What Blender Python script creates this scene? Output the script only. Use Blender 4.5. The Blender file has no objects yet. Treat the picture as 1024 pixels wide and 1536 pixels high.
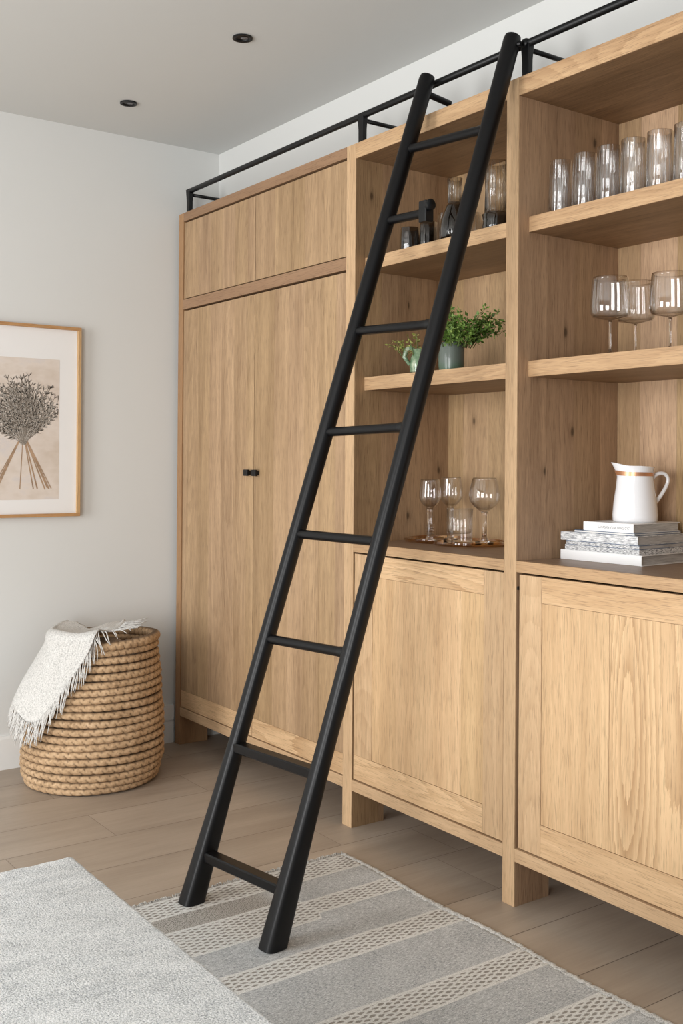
import bpy, bmesh, math, random
from mathutils import Vector, Matrix
S = bpy.context.scene
COL = S.collection
PI = math.pi
random.seed(7)

# ------------------------------------------------------------------ helpers
def thing(name, label, cat, loc=(0, 0, 0), rz=0.0, group=None):
    o = bpy.data.objects.new(name, None)
    COL.objects.link(o)
    o.empty_display_size = 0.05
    o.location = loc
    o.rotation_euler = (0, 0, rz)
    o['label'] = label
    o['category'] = cat
    if group:
        o['group'] = group
    return o

def link(name, bm, mat, parent=None, smooth=False, bevel=0.0, loc=None, segs=2):
    me = bpy.data.meshes.new(name)
    bm.normal_update()
    bm.to_mesh(me)
    bm.free()
    if mat:
        me.materials.append(mat)
    if smooth:
        for p in me.polygons:
            p.use_smooth = True
    o = bpy.data.objects.new(name, me)
    COL.objects.link(o)
    if parent:
        o.parent = parent
    if loc:
        o.location = loc
    if bevel > 0:
        m = o.modifiers.new('bevel', 'BEVEL')
        m.width = bevel
        m.segments = segs
        m.limit_method = 'ANGLE'
        m.angle_limit = math.radians(40)
    return o

def tag(o, label, cat, group=None):
    o['label'] = label
    o['category'] = cat
    if group:
        o['group'] = group
    return o

def structure(o):
    o['kind'] = 'structure'
    return o

def box(x0, x1, y0, y1, z0, z1, bm=None):
    bm = bm or bmesh.new()
    v = [bm.verts.new((x, y, z)) for z in (z0, z1) for y in (y0, y1) for x in (x0, x1)]
    for f in ((0, 2, 3, 1), (4, 5, 7, 6), (0, 1, 5, 4), (2, 6, 7, 3), (0, 4, 6, 2), (1, 3, 7, 5)):
        bm.faces.new([v[i] for i in f])
    return bm

def lathe(prof, n=48, bm=None, flute=0.0, fn=16, closed=True, cap=False, cx=0, cy=0):
    """prof: list of (r, z).  r==0 points become single poles."""
    bm = bm or bmesh.new()
    rings = []
    for (r, z) in prof:
        if r <= 1e-6:
            rings.append([bm.verts.new((cx, cy, z))])
        else:
            ring = []
            for i in range(n):
                a = 2 * PI * i / n
                rr = r * (1 + flute * math.cos(fn * a))
                ring.append(bm.verts.new((cx + rr * math.cos(a), cy + rr * math.sin(a), z)))
            rings.append(ring)
    pairs = list(zip(rings[:-1], rings[1:]))
    if closed:
        pairs.append((rings[-1], rings[0]))
    for A, B in pairs:
        if len(A) == 1 and len(B) == 1:
            continue
        for i in range(n):
            j = (i + 1) % n
            if len(A) == 1:
                bm.faces.new((A[0], B[j], B[i]))
            elif len(B) == 1:
                bm.faces.new((A[i], A[j], B[0]))
            else:
                bm.faces.new((A[i], A[j], B[j], B[i]))
    bmesh.ops.recalc_face_normals(bm, faces=bm.faces[:])
    return bm

def frame_of(d):
    d = d.normalized()
    up = Vector((0, 0, 1)) if abs(d.z) < 0.95 else Vector((1, 0, 0))
    a = d.cross(up).normalized()
    return a, a.cross(d).normalized()

def tube(pts, rad, n=10, bm=None, cap=True):
    bm = bm or bmesh.new()
    pts = [Vector(p) for p in pts]
    rad = rad if isinstance(rad, (list, tuple)) else [rad] * len(pts)
    rings = []
    a, b = frame_of(pts[1] - pts[0])
    for i, p in enumerate(pts):
        d = (pts[min(i + 1, len(pts) - 1)] - pts[max(i - 1, 0)]).normalized()
        a = (a - d * a.dot(d)).normalized()
        b = d.cross(a)
        rings.append([bm.verts.new(p + (a * math.cos(2 * PI * k / n) + b * math.sin(2 * PI * k / n)) * rad[i]) for k in range(n)])
    for A, B in zip(rings[:-1], rings[1:]):
        for k in range(n):
            j = (k + 1) % n
            bm.faces.new((A[k], A[j], B[j], B[k]))
    if cap:
        bm.faces.new(rings[0][::-1])
        bm.faces.new(rings[-1])
    return bm

def copy_tree(o, parent=None):
    c = o.copy()
    COL.objects.link(c)
    if parent:
        c.parent = parent
    for ch in list(o.children):
        copy_tree(ch, c)
    return c

# ------------------------------------------------------------------ node helpers
class NT:
    def __init__(self, name):
        self.m = bpy.data.materials.new(name)
        self.m.use_nodes = True
        self.t = self.m.node_tree
        self.t.nodes.clear()
        self.out = self.t.nodes.new('ShaderNodeOutputMaterial')

    def n(self, typ, **kw):
        nd = self.t.nodes.new(typ)
        for k, v in kw.items():
            setattr(nd, k, v)
        return nd

    def set(self, sock, v):
        if hasattr(v, 'is_linked'):
            self.t.links.new(v, sock)
        elif v is not None:
            sock.default_value = v

    def math(self, op, a, b=None, c=None, clamp=False):
        nd = self.n('ShaderNodeMath', operation=op, use_clamp=clamp)
        self.set(nd.inputs[0], a)
        if b is not None:
            self.set(nd.inputs[1], b)
        if c is not None:
            self.set(nd.inputs[2], c)
        return nd.outputs[0]

    def vmath(self, op, a, b):
        nd = self.n('ShaderNodeVectorMath', operation=op)
        self.set(nd.inputs[0], a)
        self.set(nd.inputs[1], b)
        return nd.outputs[0]

    def noise(self, vec, scale, detail=2.0, rough=0.5, dist=0.0):
        nd = self.n('ShaderNodeTexNoise')
        self.set(nd.inputs['Vector'], vec)
        nd.inputs['Scale'].default_value = scale
        nd.inputs['Detail'].default_value = detail
        nd.inputs['Roughness'].default_value = rough
        nd.inputs['Distortion'].default_value = dist
        return nd.outputs['Fac']

    def ramp(self, fac, stops, interp='LINEAR'):
        nd = self.n('ShaderNodeValToRGB')
        nd.color_ramp.interpolation = interp
        el = nd.color_ramp.elements
        while len(el) < len(stops):
            el.new(0.5)
        for e, (p, c) in zip(el, stops):
            e.position = p
            e.color = (c, c, c, 1) if isinstance(c, (int, float)) else (*c, 1)
        self.set(nd.inputs[0], fac)
        return nd.outputs[0]

    def mix(self, fac, a, b, blend='MIX'):
        nd = self.n('ShaderNodeMix', data_type='RGBA', blend_type=blend)
        self.set(nd.inputs[0], fac)
        self.set(nd.inputs[6], (*a, 1) if isinstance(a, tuple) else a)
        self.set(nd.inputs[7], (*b, 1) if isinstance(b, tuple) else b)
        return nd.outputs[2]

    def range(self, v, a, b, c=0.0, d=1.0):
        nd = self.n('ShaderNodeMapRange', interpolation_type='SMOOTHSTEP')
        self.set(nd.inputs[0], v)
        for i, q in enumerate((a, b, c, d)):
            nd.inputs[i + 1].default_value = q
        return nd.outputs[0]

    def bsdf(self, color, rough=0.5, bump=None, bstr=0.2, bdist=0.002, **kw):
        p = self.n('ShaderNodeBsdfPrincipled')
        self.set(p.inputs['Base Color'], (*color, 1) if isinstance(color, tuple) else color)
        self.set(p.inputs['Roughness'], rough)
        for k, v in kw.items():
            self.set(p.inputs[k.replace('_', ' ')], v)
        if bump is not None:
            b = self.n('ShaderNodeBump')
            b.inputs['Strength'].default_value = bstr
            b.inputs['Distance'].default_value = bdist
            self.set(b.inputs['Height'], bump)
            self.t.links.new(b.outputs[0], p.inputs['Normal'])
        self.t.links.new(p.outputs[0], self.out.inputs[0])
        return p

    def coords(self):
        return self.n('ShaderNodeTexCoord').outputs['Object']

    def sep(self, v):
        nd = self.n('ShaderNodeSeparateXYZ')
        self.set(nd.inputs[0], v)
        return nd.outputs

def lin(r, g, b):
    f = lambda c: (c / 255 / 12.92) if c / 255 <= 0.04045 else ((c / 255 + 0.055) / 1.055) ** 2.4
    return (f(r), f(g), f(b))

def plain(name, color, rough=0.5, nscale=0, namt=0.06, bstr=0.0, **kw):
    t = NT(name)
    co = t.coords()
    if nscale:
        nz = t.noise(co, nscale, 3)
        dk = tuple(c * (1 - namt) for c in color)
        lt = tuple(min(1, c * (1 + namt)) for c in color)
        colr = t.ramp(nz, [(0.3, dk), (0.7, lt)])
        t.bsdf(colr, rough, nz if bstr else None, bstr, **kw)
    else:
        t.bsdf(color, rough, **kw)
    return t.m

def wood(name, axis='z', light=lin(214, 180, 138), dark=lin(172, 133, 92), board=0.0, boff=0.0, knots=0.0,
         rings=0.5, seam=True, rough=0.5, var=0.10, across='x', shift=0.0, rall=False):
    t = NT(name)
    co = t.coords()
    oi = t.n('ShaderNodeObjectInfo').outputs['Random']
    comb = t.n('ShaderNodeCombineXYZ')
    r1 = t.math('MULTIPLY_ADD', oi, 7.3, shift)
    for i in range(3):
        t.set(comb.inputs[i], r1)
    s = t.sep(co)
    bid = None
    vec = t.vmath('ADD', co, comb.outputs[0])
    if board:
        q = t.math('DIVIDE', t.math('ADD', s['XYZ'.index(across.upper())], boff), board)
        fl = t.math('FLOOR', q)
        wn = t.n('ShaderNodeTexWhiteNoise', noise_dimensions='1D')
        t.set(wn.inputs['W'], t.math('ADD', fl, t.math('MULTIPLY', oi, 91.7)))
        bid = wn.outputs['Value']
        c2 = t.n('ShaderNodeCombineXYZ')
        for i in range(3):
            t.set(c2.inputs[i], t.math('MULTIPLY', bid, 5.0))
        vec = t.vmath('ADD', vec, c2.outputs[0])
    k = {'x': (0.05, 1, 1), 'y': (1, 0.05, 1), 'z': (1, 1, 0.05)}[axis]
    vs = t.vmath('MULTIPLY', vec, k)
    k2 = tuple(1 if q == 1 else 0.14 for q in k)
    vr = t.vmath('MULTIPLY', vec, k2)
    kp = tuple(1 if q == 1 else 0.026 for q in k)
    pores = t.noise(t.vmath('MULTIPLY', vec, kp), 600, 2, 0.65)
    fine = t.noise(vs, 230, 3, 0.65)
    mid = t.noise(vs, 48, 3, 0.6, 0.3)
    wide = t.noise(vs, 11, 2, 0.5)
    big = t.noise(vr, 3.4, 1, 0.5)
    ring = t.math('FRACT', t.math('MULTIPLY', t.math('ADD', big, t.math('MULTIPLY', fine, 0.012)), 46))
    ring = t.math('POWER', ring, 1.8)
    rmask = 1.0 if rall else t.range(t.noise(vr, 1.9, 1), 0.40, 0.60)
    f = t.math('MULTIPLY', t.math('SUBTRACT', mid, 0.5), 0.95)
    f = t.math('ADD', f, t.math('MULTIPLY', t.math('SUBTRACT', fine, 0.5), 0.85))
    f = t.math('ADD', f, t.math('MULTIPLY', t.math('SUBTRACT', wide, 0.5), 1.1))
    f = t.math('SUBTRACT', f, t.math('MULTIPLY', t.math('MULTIPLY', t.math('SUBTRACT', ring, 0.35), rmask), rings))
    f = t.math('ADD', f, 0.58)
    col = t.mix(t.math('ADD', f, 0.0, clamp=True), dark, light)
    pm = t.range(pores, 0.54, 0.68, 0, 0.62)
    col = t.mix(pm, col, tuple(c * 0.55 for c in dark))
    if bid is not None:
        br = t.math('MULTIPLY_ADD', bid, 2 * var, 1 - var)
        cc = t.n('ShaderNodeCombineXYZ')
        t.set(cc.inputs[0], br)
        t.set(cc.inputs[1], br)
        t.set(cc.inputs[2], t.math('MULTIPLY', br, br))
        col = t.mix(1.0, col, cc.outputs[0], 'MULTIPLY')
        if seam:
            fr = t.math('PINGPONG', q, 0.5)
            sm = t.range(fr, 0.0, 0.0012 / board, 0.4, 0.0)
            col = t.mix(sm, col, tuple(c * 0.35 for c in dark))
    if knots:
        kc = t.n('ShaderNodeCombineXYZ')
        ks = t.sep(vec)
        t.set(kc.inputs[0], ks[1 if across == 'y' else 0])
        t.set(kc.inputs[1], t.math('MULTIPLY', ks[2], 0.5))
        vo = t.n('ShaderNodeTexVoronoi', feature='F1', voronoi_dimensions='2D')
        vo.inputs['Scale'].default_value = 5.5
        t.set(vo.inputs['Vector'], kc.outputs[0])
        d = t.math('ADD', vo.outputs['Distance'], t.math('MULTIPLY', t.math('SUBTRACT', mid, 0.5), 0.08))
        sel = t.math('GREATER_THAN', t.sep(vo.outputs['Color'])['X'], 1 - knots)
        halo = t.math('MULTIPLY', t.range(d, 0.02, 0.13, 0.40, 0), sel)
        core = t.math('MULTIPLY', t.range(d, 0.015, 0.055, 0.80, 0), sel)
        col = t.mix(halo, col, tuple(c * 0.6 for c in dark))
        col = t.mix(core, col, tuple(c * 0.25 for c in dark))
    h = t.math('SUBTRACT', t.math('MULTIPLY', fine, 0.5), pm)
    t.bsdf(col, t.math('MULTIPLY_ADD', fine, 0.15, rough - 0.07), h, 0.12, 0.001, Specular_IOR_Level=0.35)
    return t.m

# ------------------------------------------------------------------ materials
OL, OD = lin(208, 175, 136), lin(166, 132, 97)
M = {}
M['oak_v'] = wood('oak upright', 'z', OL, OD, rings=0.35)
M['oak_h'] = wood('oak lengthwise', 'x', lin(204, 170, 131), lin(164, 129, 94), rings=0.35)
M['oak_y'] = wood('oak depthwise', 'y', OL, OD, rings=0.3, board=0.12, across='x', seam=False)
M['oak_door'] = wood('oak door veneer', 'z', lin(190, 159, 123), lin(134, 106, 77), board=0.105, boff=.02, seam=False, rings=0.25, var=0.05)
M['oak_panel'] = wood('oak door panel', 'z', lin(222, 188, 146), lin(182, 146, 107), rings=0.75, rall=True, shift=3.1)
M['oak_plain'] = wood('oak fine door panel', 'z', lin(220, 186, 144), lin(178, 142, 103), board=0.16, boff=0.03, rings=0.10, var=0.04, seam=False)
M['oak_shade'] = wood('oak shelf shade', 'x', lin(158, 126, 93), lin(108, 82, 58), rings=0.2)  # same oak darkened so the colour carries the shade on the undersides
M['oak_rail'] = wood('oak door rail', 'x', lin(222, 188, 147), lin(182, 145, 106), rings=0.7)
M['oak_stile'] = wood('oak door stile', 'z', lin(214, 182, 144), lin(176, 142, 106), rings=0.25)
M['oak_edge'] = wood('oak trim strip', 'x', lin(164, 131, 102), lin(138, 107, 80), rings=0.1)
M['oak_base'] = wood('oak base rail', 'x', lin(208, 176, 139), lin(182, 149, 114), rings=0.1)
M['oak_side'] = wood('oak inner side', 'z', lin(182, 150, 115), lin(130, 102, 76), board=0.12, across='y', knots=0.34, rings=0.14, seam=False, var=0.08)
M['oak_back'] = wood('oak back boards', 'z', lin(202, 170, 132), lin(150, 120, 90), board=0.135, across='x', knots=0.22, rings=0.14, var=0.10)
M['oak_top'] = wood('oak worktop', 'x', lin(160, 133, 110), lin(130, 105, 86), rings=0.2, rough=0.4)
M['black'] = plain('black painted metal', lin(13, 14, 16), 0.4, 30, 0.1, Specular_IOR_Level=.35)
M['black_soft'] = plain('black lacquered wood', lin(12, 12, 14), 0.36, 60, 0.12, Specular_IOR_Level=0.28)
M['wall'] = plain('matte wall paint', lin(214, 215, 213), 0.9, 1.5, 0.008)
M['ceil'] = plain('matte ceiling paint', lin(204, 206, 205), 0.95, 1.2, 0.008)
M['base'] = plain('skirting paint', lin(228, 228, 226), 0.55)
M['frame'] = wood('picture frame oak', 'z', lin(208, 172, 126), lin(178, 141, 98), rings=0.1)
M['frame_h'] = wood('picture frame oak lengthwise', 'y', lin(196, 152, 104), lin(168, 126, 84), rings=0.1)
M['mat'] = plain('white mount board', lin(232, 231, 230), 0.9)
M['ceramic'] = plain('white glazed ceramic', lin(240, 240, 242), 0.12, Coat_Weight=0.4)
M['copper'] = plain('copper band', lin(206, 150, 112), 0.3, Metallic=0.55)
M['steel'] = plain('brushed steel', lin(190, 188, 184), 0.3, Metallic=1.0)
M['dark_gap'] = plain('dark hinge colour', lin(40, 34, 30), 0.6)  # dark colour of the small hinge on the right unit

def thin_glass(name, tint, rough=0.0, ior=1.5, boost=1.0, streak=0.0):
    # thin walled glass: light passes straight through, the surface mirrors the room by Fresnel
    t = NT(name)
    tr = t.n('ShaderNodeBsdfTransparent')
    tr.inputs[0].default_value = (*tint, 1)
    gl = t.n('ShaderNodeBsdfGlossy')
    gl.inputs['Roughness'].default_value = rough
    gl.inputs['Color'].default_value = (1, 1, 1, 1)
    lw = t.n('ShaderNodeLayerWeight')
    lw.inputs['Blend'].default_value = .5
    fc = lw.outputs['Facing']
    f0 = ((ior - 1) / (ior + 1)) ** 2
    fr = t.math('MULTIPLY_ADD', t.math('POWER', fc, 3.2), 1 - f0, f0)
    fac = t.math('MULTIPLY', fr, boost, clamp=True)
    # longer path through the wall near the outline
    t.set(tr.inputs[0], t.mix(t.math('POWER', fc, 2.0), tint, tuple(c * .66 for c in tint)))
    mx = t.n('ShaderNodeMixShader')
    t.set(mx.inputs[0], fac)
    t.t.links.new(tr.outputs[0], mx.inputs[1])
    t.t.links.new(gl.outputs[0], mx.inputs[2])
    res = mx
    if streak:
        co = t.coords()
        nz = t.noise(t.vmath('MULTIPLY', co, (1, 1, .02)), 380, 2, .7)
        g2_ = t.n('ShaderNodeBsdfGlossy')
        g2_.inputs['Roughness'].default_value = .30
        m2 = t.n('ShaderNodeMixShader')
        t.set(m2.inputs[0], t.range(nz, .50, .72, 0, streak))
        t.t.links.new(mx.outputs[0], m2.inputs[1])
        t.t.links.new(g2_.outputs[0], m2.inputs[2])
        res = m2
    t.t.links.new(res.outputs[0], t.out.inputs[0])
    return t.m
def glass(name, col, rough=0.0, ior=1.45):
    t = NT(name)
    g = t.n('ShaderNodeBsdfPrincipled')
    g.inputs['Base Color'].default_value = (*col, 1)
    g.inputs['Roughness'].default_value = rough
    g.inputs['IOR'].default_value = ior
    g.inputs['Transmission Weight'].default_value = 1.0
    t.t.links.new(g.outputs[0], t.out.inputs[0])
    return t.m
M['glass'] = thin_glass('clear glass', (.985, .985, .985), boost=1.5)
M['ribbed'] = thin_glass('clear ribbed glass', (.975, .975, .975), boost=1.5, streak=.50)
M['solid'] = glass('solid clear glass', (1, 1, 1))
M['smoke'] = thin_glass('smoked glass', (.42, .40, .385), boost=1.5, streak=.12)
M['smoke_lt'] = thin_glass('lightly smoked ribbed glass', (.93, .92, .90), boost=1.5, streak=.50)
M['amber'] = thin_glass('amber glass', (.86, .68, .44), boost=1.3)
M['lens'] = plain('downlight lens', lin(96, 96, 100), 0.25)

# ------------------------------------------------------------------ room
YB = 0.4395           # inner back of cabinets
WX = -0.026           # left wall
YS = 0.2184           # upper wall face above the cabinets
ZC = 2.719
# floor with planks running towards the cabinets
t = NT('oak plank floor')
co = t.coords()
at = t.n('ShaderNodeAttribute', attribute_name='plank').outputs['Fac']
cc = t.n('ShaderNodeCombineXYZ')
for i in range(3):
    t.set(cc.inputs[i], t.math('MULTIPLY', at, 17.0))
v = t.vmath('ADD', co, cc.outputs[0])
vs = t.vmath('MULTIPLY', v, (1, 0.07, 1))
fine, mid = t.noise(vs, 130, 3, 0.6), t.noise(vs, 17, 4, 0.6, 0.4)
cloud = t.noise(t.vmath('MULTIPLY', v, (1, 0.3, 1)), 4.5, 3, 0.55)
f = t.math('ADD', t.math('MULTIPLY', t.math('SUBTRACT', fine, .5), .45), t.math('MULTIPLY', t.math('SUBTRACT', mid, .5), .8))
f = t.math('ADD', f, t.math('MULTIPLY', t.math('SUBTRACT', cloud, .5), 1.3))
f = t.math('ADD', f, t.math('MULTIPLY_ADD', at, .22, .40), clamp=True)
col = t.mix(f, lin(146, 131, 116), lin(182, 167, 151))
vo = t.n('ShaderNodeTexVoronoi')
vo.inputs['Scale'].default_value = 2.6
t.set(vo.inputs['Vector'], t.vmath('MULTIPLY', v, (1, 0.5, 1)))
sel = t.math('GREATER_THAN', t.sep(vo.outputs['Color'])['X'], 0.86)
kn = t.math('MULTIPLY', t.range(t.math('ADD', vo.outputs['Distance'], t.math('MULTIPLY', mid, .05)), .035, .12, .6, 0), sel)
col = t.mix(kn, col, lin(70, 62, 55))
t.bsdf(col, t.math('MULTIPLY_ADD', mid, .15, .36), fine, .06, .001, Specular_IOR_Level=0.4)
M['floor'] = t.m
bm = bmesh.new()
lay = bm.faces.layers.float.new('plank')
def quad(bm, x0, x1, y0, y1, z, val):
    fc = bm.faces.new([bm.verts.new(p) for p in ((x0, y0, z), (x1, y0, z), (x1, y1, z), (x0, y1, z))])
    fc[lay] = val
xs = [-.05, .21, .46, .71, .96, 1.215, 1.47, 1.728, 2.028, 2.28, 2.535, 2.73, 2.98] + [3.23 + .25 * i for i in range(13)]
rf = random.Random(3)
for a, b in zip(xs[:-1], xs[1:]):
    y = -5.0 - rf.random() * 1.5
    while y < 0.5:
        y2 = y + 1.3 + rf.random() * 1.1
        quad(bm, a + .0009, b - .0009, y + .0006, y2 - .0006, 0.0, rf.random())
        y = y2
structure(link('floor', bm, M['floor']))
sub = link('trim_2', box(-.05, 6.3, -6.6, .5, -.05, -.002), plain('plank joint filler', lin(112, 99, 87), .8))
structure(sub)
structure(link('ceiling', box(WX - .12, 6.3, -6.6, .58, ZC, ZC + .1), M['ceil']))
structure(link('wall_left', box(WX - .12, WX, -6.6, .58, 0, ZC), M['wall']))
bm = box(WX, 6.3, .46, .58, 0, ZC)
box(WX, 6.3, YS, .46, 2.402, ZC, bm)
structure(link('wall_back', bm, M['wall']))
bm = bmesh.new()
prof = [(0, 0), (.014, 0), (.014, .125), (.010, .137), (0, .139)]
A = [bm.verts.new((WX + p, -6.6, z)) for p, z in prof]
B = [bm.verts.new((WX + p, -.245, z)) for p, z in prof]
for i in range(5):
    j = (i + 1) % 5
    bm.faces.new((A[i], B[i], B[j], A[j]))
bm.faces.new(A); bm.faces.new(B[::-1])
structure(link('baseboard_left', bm, M['base']))
bm = box(WX, WX + .016, -.243, -.002, 0, .098)
box(WX, WX + .011, -.243, -.002, .098, .104, bm)
box(WX, WX + .018, -.243, -.002, .104, .170, bm)
structure(link('trim_1', bm, M['base']))

# ------------------------------------------------------------------ cabinets
Z_RB, Z_RT, Z_CB, Z_CT = .131, .169, .9665, .999
X1L, X1R, X2L, X2R, X3L, X3R = 1.3015, 1.3545, 2.1025, 2.1508, 2.90, 2.95

def side(parent, x0, x1, mat):
    bm = box(x0, x1, 0, YB + .012, Z_RB, 2.4)
    box(x0, x1, 0, .143, 0, Z_RB, bm)
    box(x0, x1, .34, YB + .012, 0, Z_RB, bm)
    return link('side_panel', bm, mat, parent, bevel=.0012)

# one front edge strip on each side panel shows pale straight grain
# wardrobe
wr = thing('wardrobe', 'tall oak wardrobe with two long doors and two square knobs in the corner', 'cabinet', (0, 0, 0))
side(wr, 0, .0435, M['oak_edge'] and wood('oak wardrobe side', 'z', lin(176, 138, 100), lin(150, 113, 79), rings=.1))
link('top_panel', box(.0445, X1L - .001, 0, YB, 2.361, 2.4), M['oak_edge'], wr, bevel=.001)
link('middle_rail', box(.0445, X1L - .001, 0, YB, 1.963, 2.007), M['oak_edge'], wr, bevel=.001)
link('bottom_panel', box(.0445, X1L - .001, 0, YB, Z_RB, Z_RT), M['oak_base'], wr, bevel=.001)
link('back_panel', box(.0445, X1L - .001, YB, YB + .012, Z_RB, 2.4), M['oak_back'], wr)
for i, (a, b) in enumerate(((.0480, .6675), (.6718, 1.2975))):
    link('upper_door', box(a, b, .004, .026, 2.0115, 2.3535), M['oak_door'], wr, bevel=.001)
    d = link('door', box(a, b, .004, .026, .1725 + .0755, 1.9550), M['oak_door'], wr, bevel=.0006)
    link('bottom_rail', box(a, b, .004, .026, .1725, .1725 + .0747), M['oak_rail'], d, bevel=.0006)
    kx = .640 if i == 0 else .703
    bm = box(kx - .016, kx + .016, -.020, -.008, 1.221, 1.247)
    bm2 = box(kx - .009, kx + .009, -.008, .004, 1.225, 1.243, bm)
    kn = link('knob', bm, M['black'], d, bevel=.003, segs=3)
    kn['label'] = 'square black metal knob'

def shelf_unit(label, x0, x1, x2, x3, doors, right_side):
    """x0-x1 left side panel, x1-x2 opening."""
    u = thing('display_cabinet', label, 'cabinet', (x0, 0, 0))
    def bx(a, b, *r):
        return box(a - x0, b - x0, *r)
    bmx = bx(x0, x1, .0012, YB + .012, Z_RB, 2.4)
    bx(x0, x1, .0012, .143, 0, Z_RB)
    bm = bx(x0, x1, .004, YB + .012, Z_RB, 2.4)
    for (ya, yb) in ((.004, .143), (.34, YB + .012)):
        box(0, x1 - x0, ya, yb, 0, Z_RB, bm)
    bmx.free()
    sp = link('side_panel', bm, M['oak_side'], u)
    link('edge_strip', bx(x0, x1, 0, .004, 0, 2.4), M['oak_stile'], sp, bevel=.0008)
    if right_side:
        bm = bx(x2, x3, .004, YB + .012, Z_RB, 2.4)
        for (ya, yb) in ((.004, .143), (.34, YB + .012)):
            bx(x2, x3, ya, yb, 0, Z_RB, bm) if False else box(x2 - x0, x3 - x0, ya, yb, 0, Z_RB, bm)
        sp = link('side_panel', bm, M['oak_side'], u)
        link('edge_strip', bx(x2, x3, 0, .004, 0, 2.4), M['oak_stile'], sp, bevel=.0008)
    a, b = x1 + .0005, x2 - .0005
    tp = link('top_panel', bx(a, b, .004, YB, 2.347, 2.4), M['oak_shade'], u)
    link('edge_strip', bx(a, b, 0, .004, 2.347, 2.4), M['oak_h'], tp, bevel=.0008)
    link('back_panel', bx(a, b, YB, YB + .012, Z_RB, 2.347), M['oak_back'], u)
    for (za, zb_) in ((1.9565, 2.0014), (1.5335, 1.580)):
        sh = link('shelf', bx(a, b, .048, YB, za, zb_), M['oak_shade'], u)  # shelf body in the shade-darkened oak, front strip keeps the plain tone
        link('edge_strip', bx(a, b, .044, .048, za, zb_), M['oak_h'], sh, bevel=.0008)
    wt = link('worktop', bx(a, b, .012, YB, Z_CB, Z_CT), M['oak_top'], u)
    link('edge_strip', bx(a, b, 0, .012, Z_CB, Z_CT), M['oak_h'], wt, bevel=.0008)
    link('bottom_panel', bx(a, b, 0, YB, Z_RB, Z_RT), M['oak_base'], u, bevel=.001)
    (da, db, sl, sr, rt, rb) = doors
    zt, zb = .9600, .1735
    if x0 > 2:
        d = link('door', bx(sl + .0009, 2.4884, .0065, .024, rb + .0009, rt - .0009), M['oak_plain'], u)
        link('panel_board', bx(2.4896, sr - .0009, .0065, .024, rb + .0009, rt - .0009), M['oak_panel'], d)
    else:
        d = link('door', bx(sl + .0009, sr - .0009, .0065, .024, rb + .0009, rt - .0009), M['oak_plain'], u)
    link('stile', bx(da, sl, .005, .026, zb if x0 > 2 else rb, zt), M['oak_stile'], d, bevel=.0006)
    link('stile', bx(sr, db, .005, .026, zb, zt), M['oak_stile'], d, bevel=.0006)
    link('rail', bx(sl + .0007, sr - .0007, .005, .026, rt, zt), M['oak_rail'], d, bevel=.0006)
    link('rail', bx((sl + .0007) if x0 > 2 else da, sr - .0007, .005, .026, zb, rb - .0005), M['oak_rail'], d, bevel=.0006)
    hx = (x2 - .002) if x0 < 2 else (x1 + .0025)
    for hz in ((.893, .28) if x0 < 2 else (.915,)):
        h = link('hinge', box(hx - x0 - .0018, hx - x0 + .0018, .004, .012, hz, hz + (.022 if x0 < 2 else .010)), M['steel'] if x0 < 2 else M['dark_gap'], d)
    return u

u2 = shelf_unit('open oak display cabinet behind the ladder, plant on its shelf', X1L, X1R, X2L, X2L, (1.3585, 2.0965, 1.461, 2.012, .887, .258), False)
u3 = shelf_unit('open oak display cabinet on the right holding pitcher and wine glasses', X2L, X2R, X3L, X3R, (2.1605, 2.896, 2.247, 2.82, .8865, .263), True)

# ------------------------------------------------------------------ library rail
rl = thing('ladder_rail', 'black metal ladder rail on short posts along the cabinet tops', 'rail', (0, .02, 2.4))
RZ = .098
link('rail_bar', tube([(.062, 0, RZ), (2.92, 0, RZ)], .0115, 14), M['black'], rl, smooth=True)
for px in (.064, 1.366, 2.164, 2.915):
    w = .0155
    bm = bmesh.new()
    lo = [bm.verts.new((px + a * w * .85, b * .009, 0)) for a, b in ((-1, -1), (1, -1), (1, 1), (-1, 1))]
    md = [bm.verts.new((px + a * w * .9, b * .009, .05)) for a, b in ((-1, -1), (1, -1), (1, 1), (-1, 1))]
    hi = [bm.verts.new((px + a * w * 1.15, b * .0115, .106)) for a, b in ((-1, -1), (1, -1), (1, 1), (-1, 1))]
    for A, B in ((lo, md), (md, hi)):
        for i in range(4):
            j = (i + 1) % 4
            bm.faces.new((A[i], A[j], B[j], B[i]))
    bm.faces.new(lo[::-1]); bm.faces.new(hi)
    link('post', bm, M['black'], rl, bevel=.002)
    link('brace', tube([(px, .008, .082), (px, YS - .02 - .001, .082)], .0075, 10), M['black'], rl, smooth=True)
    if 2 < px < 2.5:
        bm = lathe([(0, -.016), (.010, -.014), (.016, -.004), (.016, .004), (.010, .014), (0, .016)], 16, closed=False)
        bmesh.ops.rotate(bm, verts=bm.verts, matrix=Matrix.Rotation(PI / 2, 3, 'Y'))
        bmesh.ops.translate(bm, verts=bm.verts, vec=(px - .004, -.001, RZ))
        link('clamp_ring', bm, M['black'], rl, smooth=True)

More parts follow.
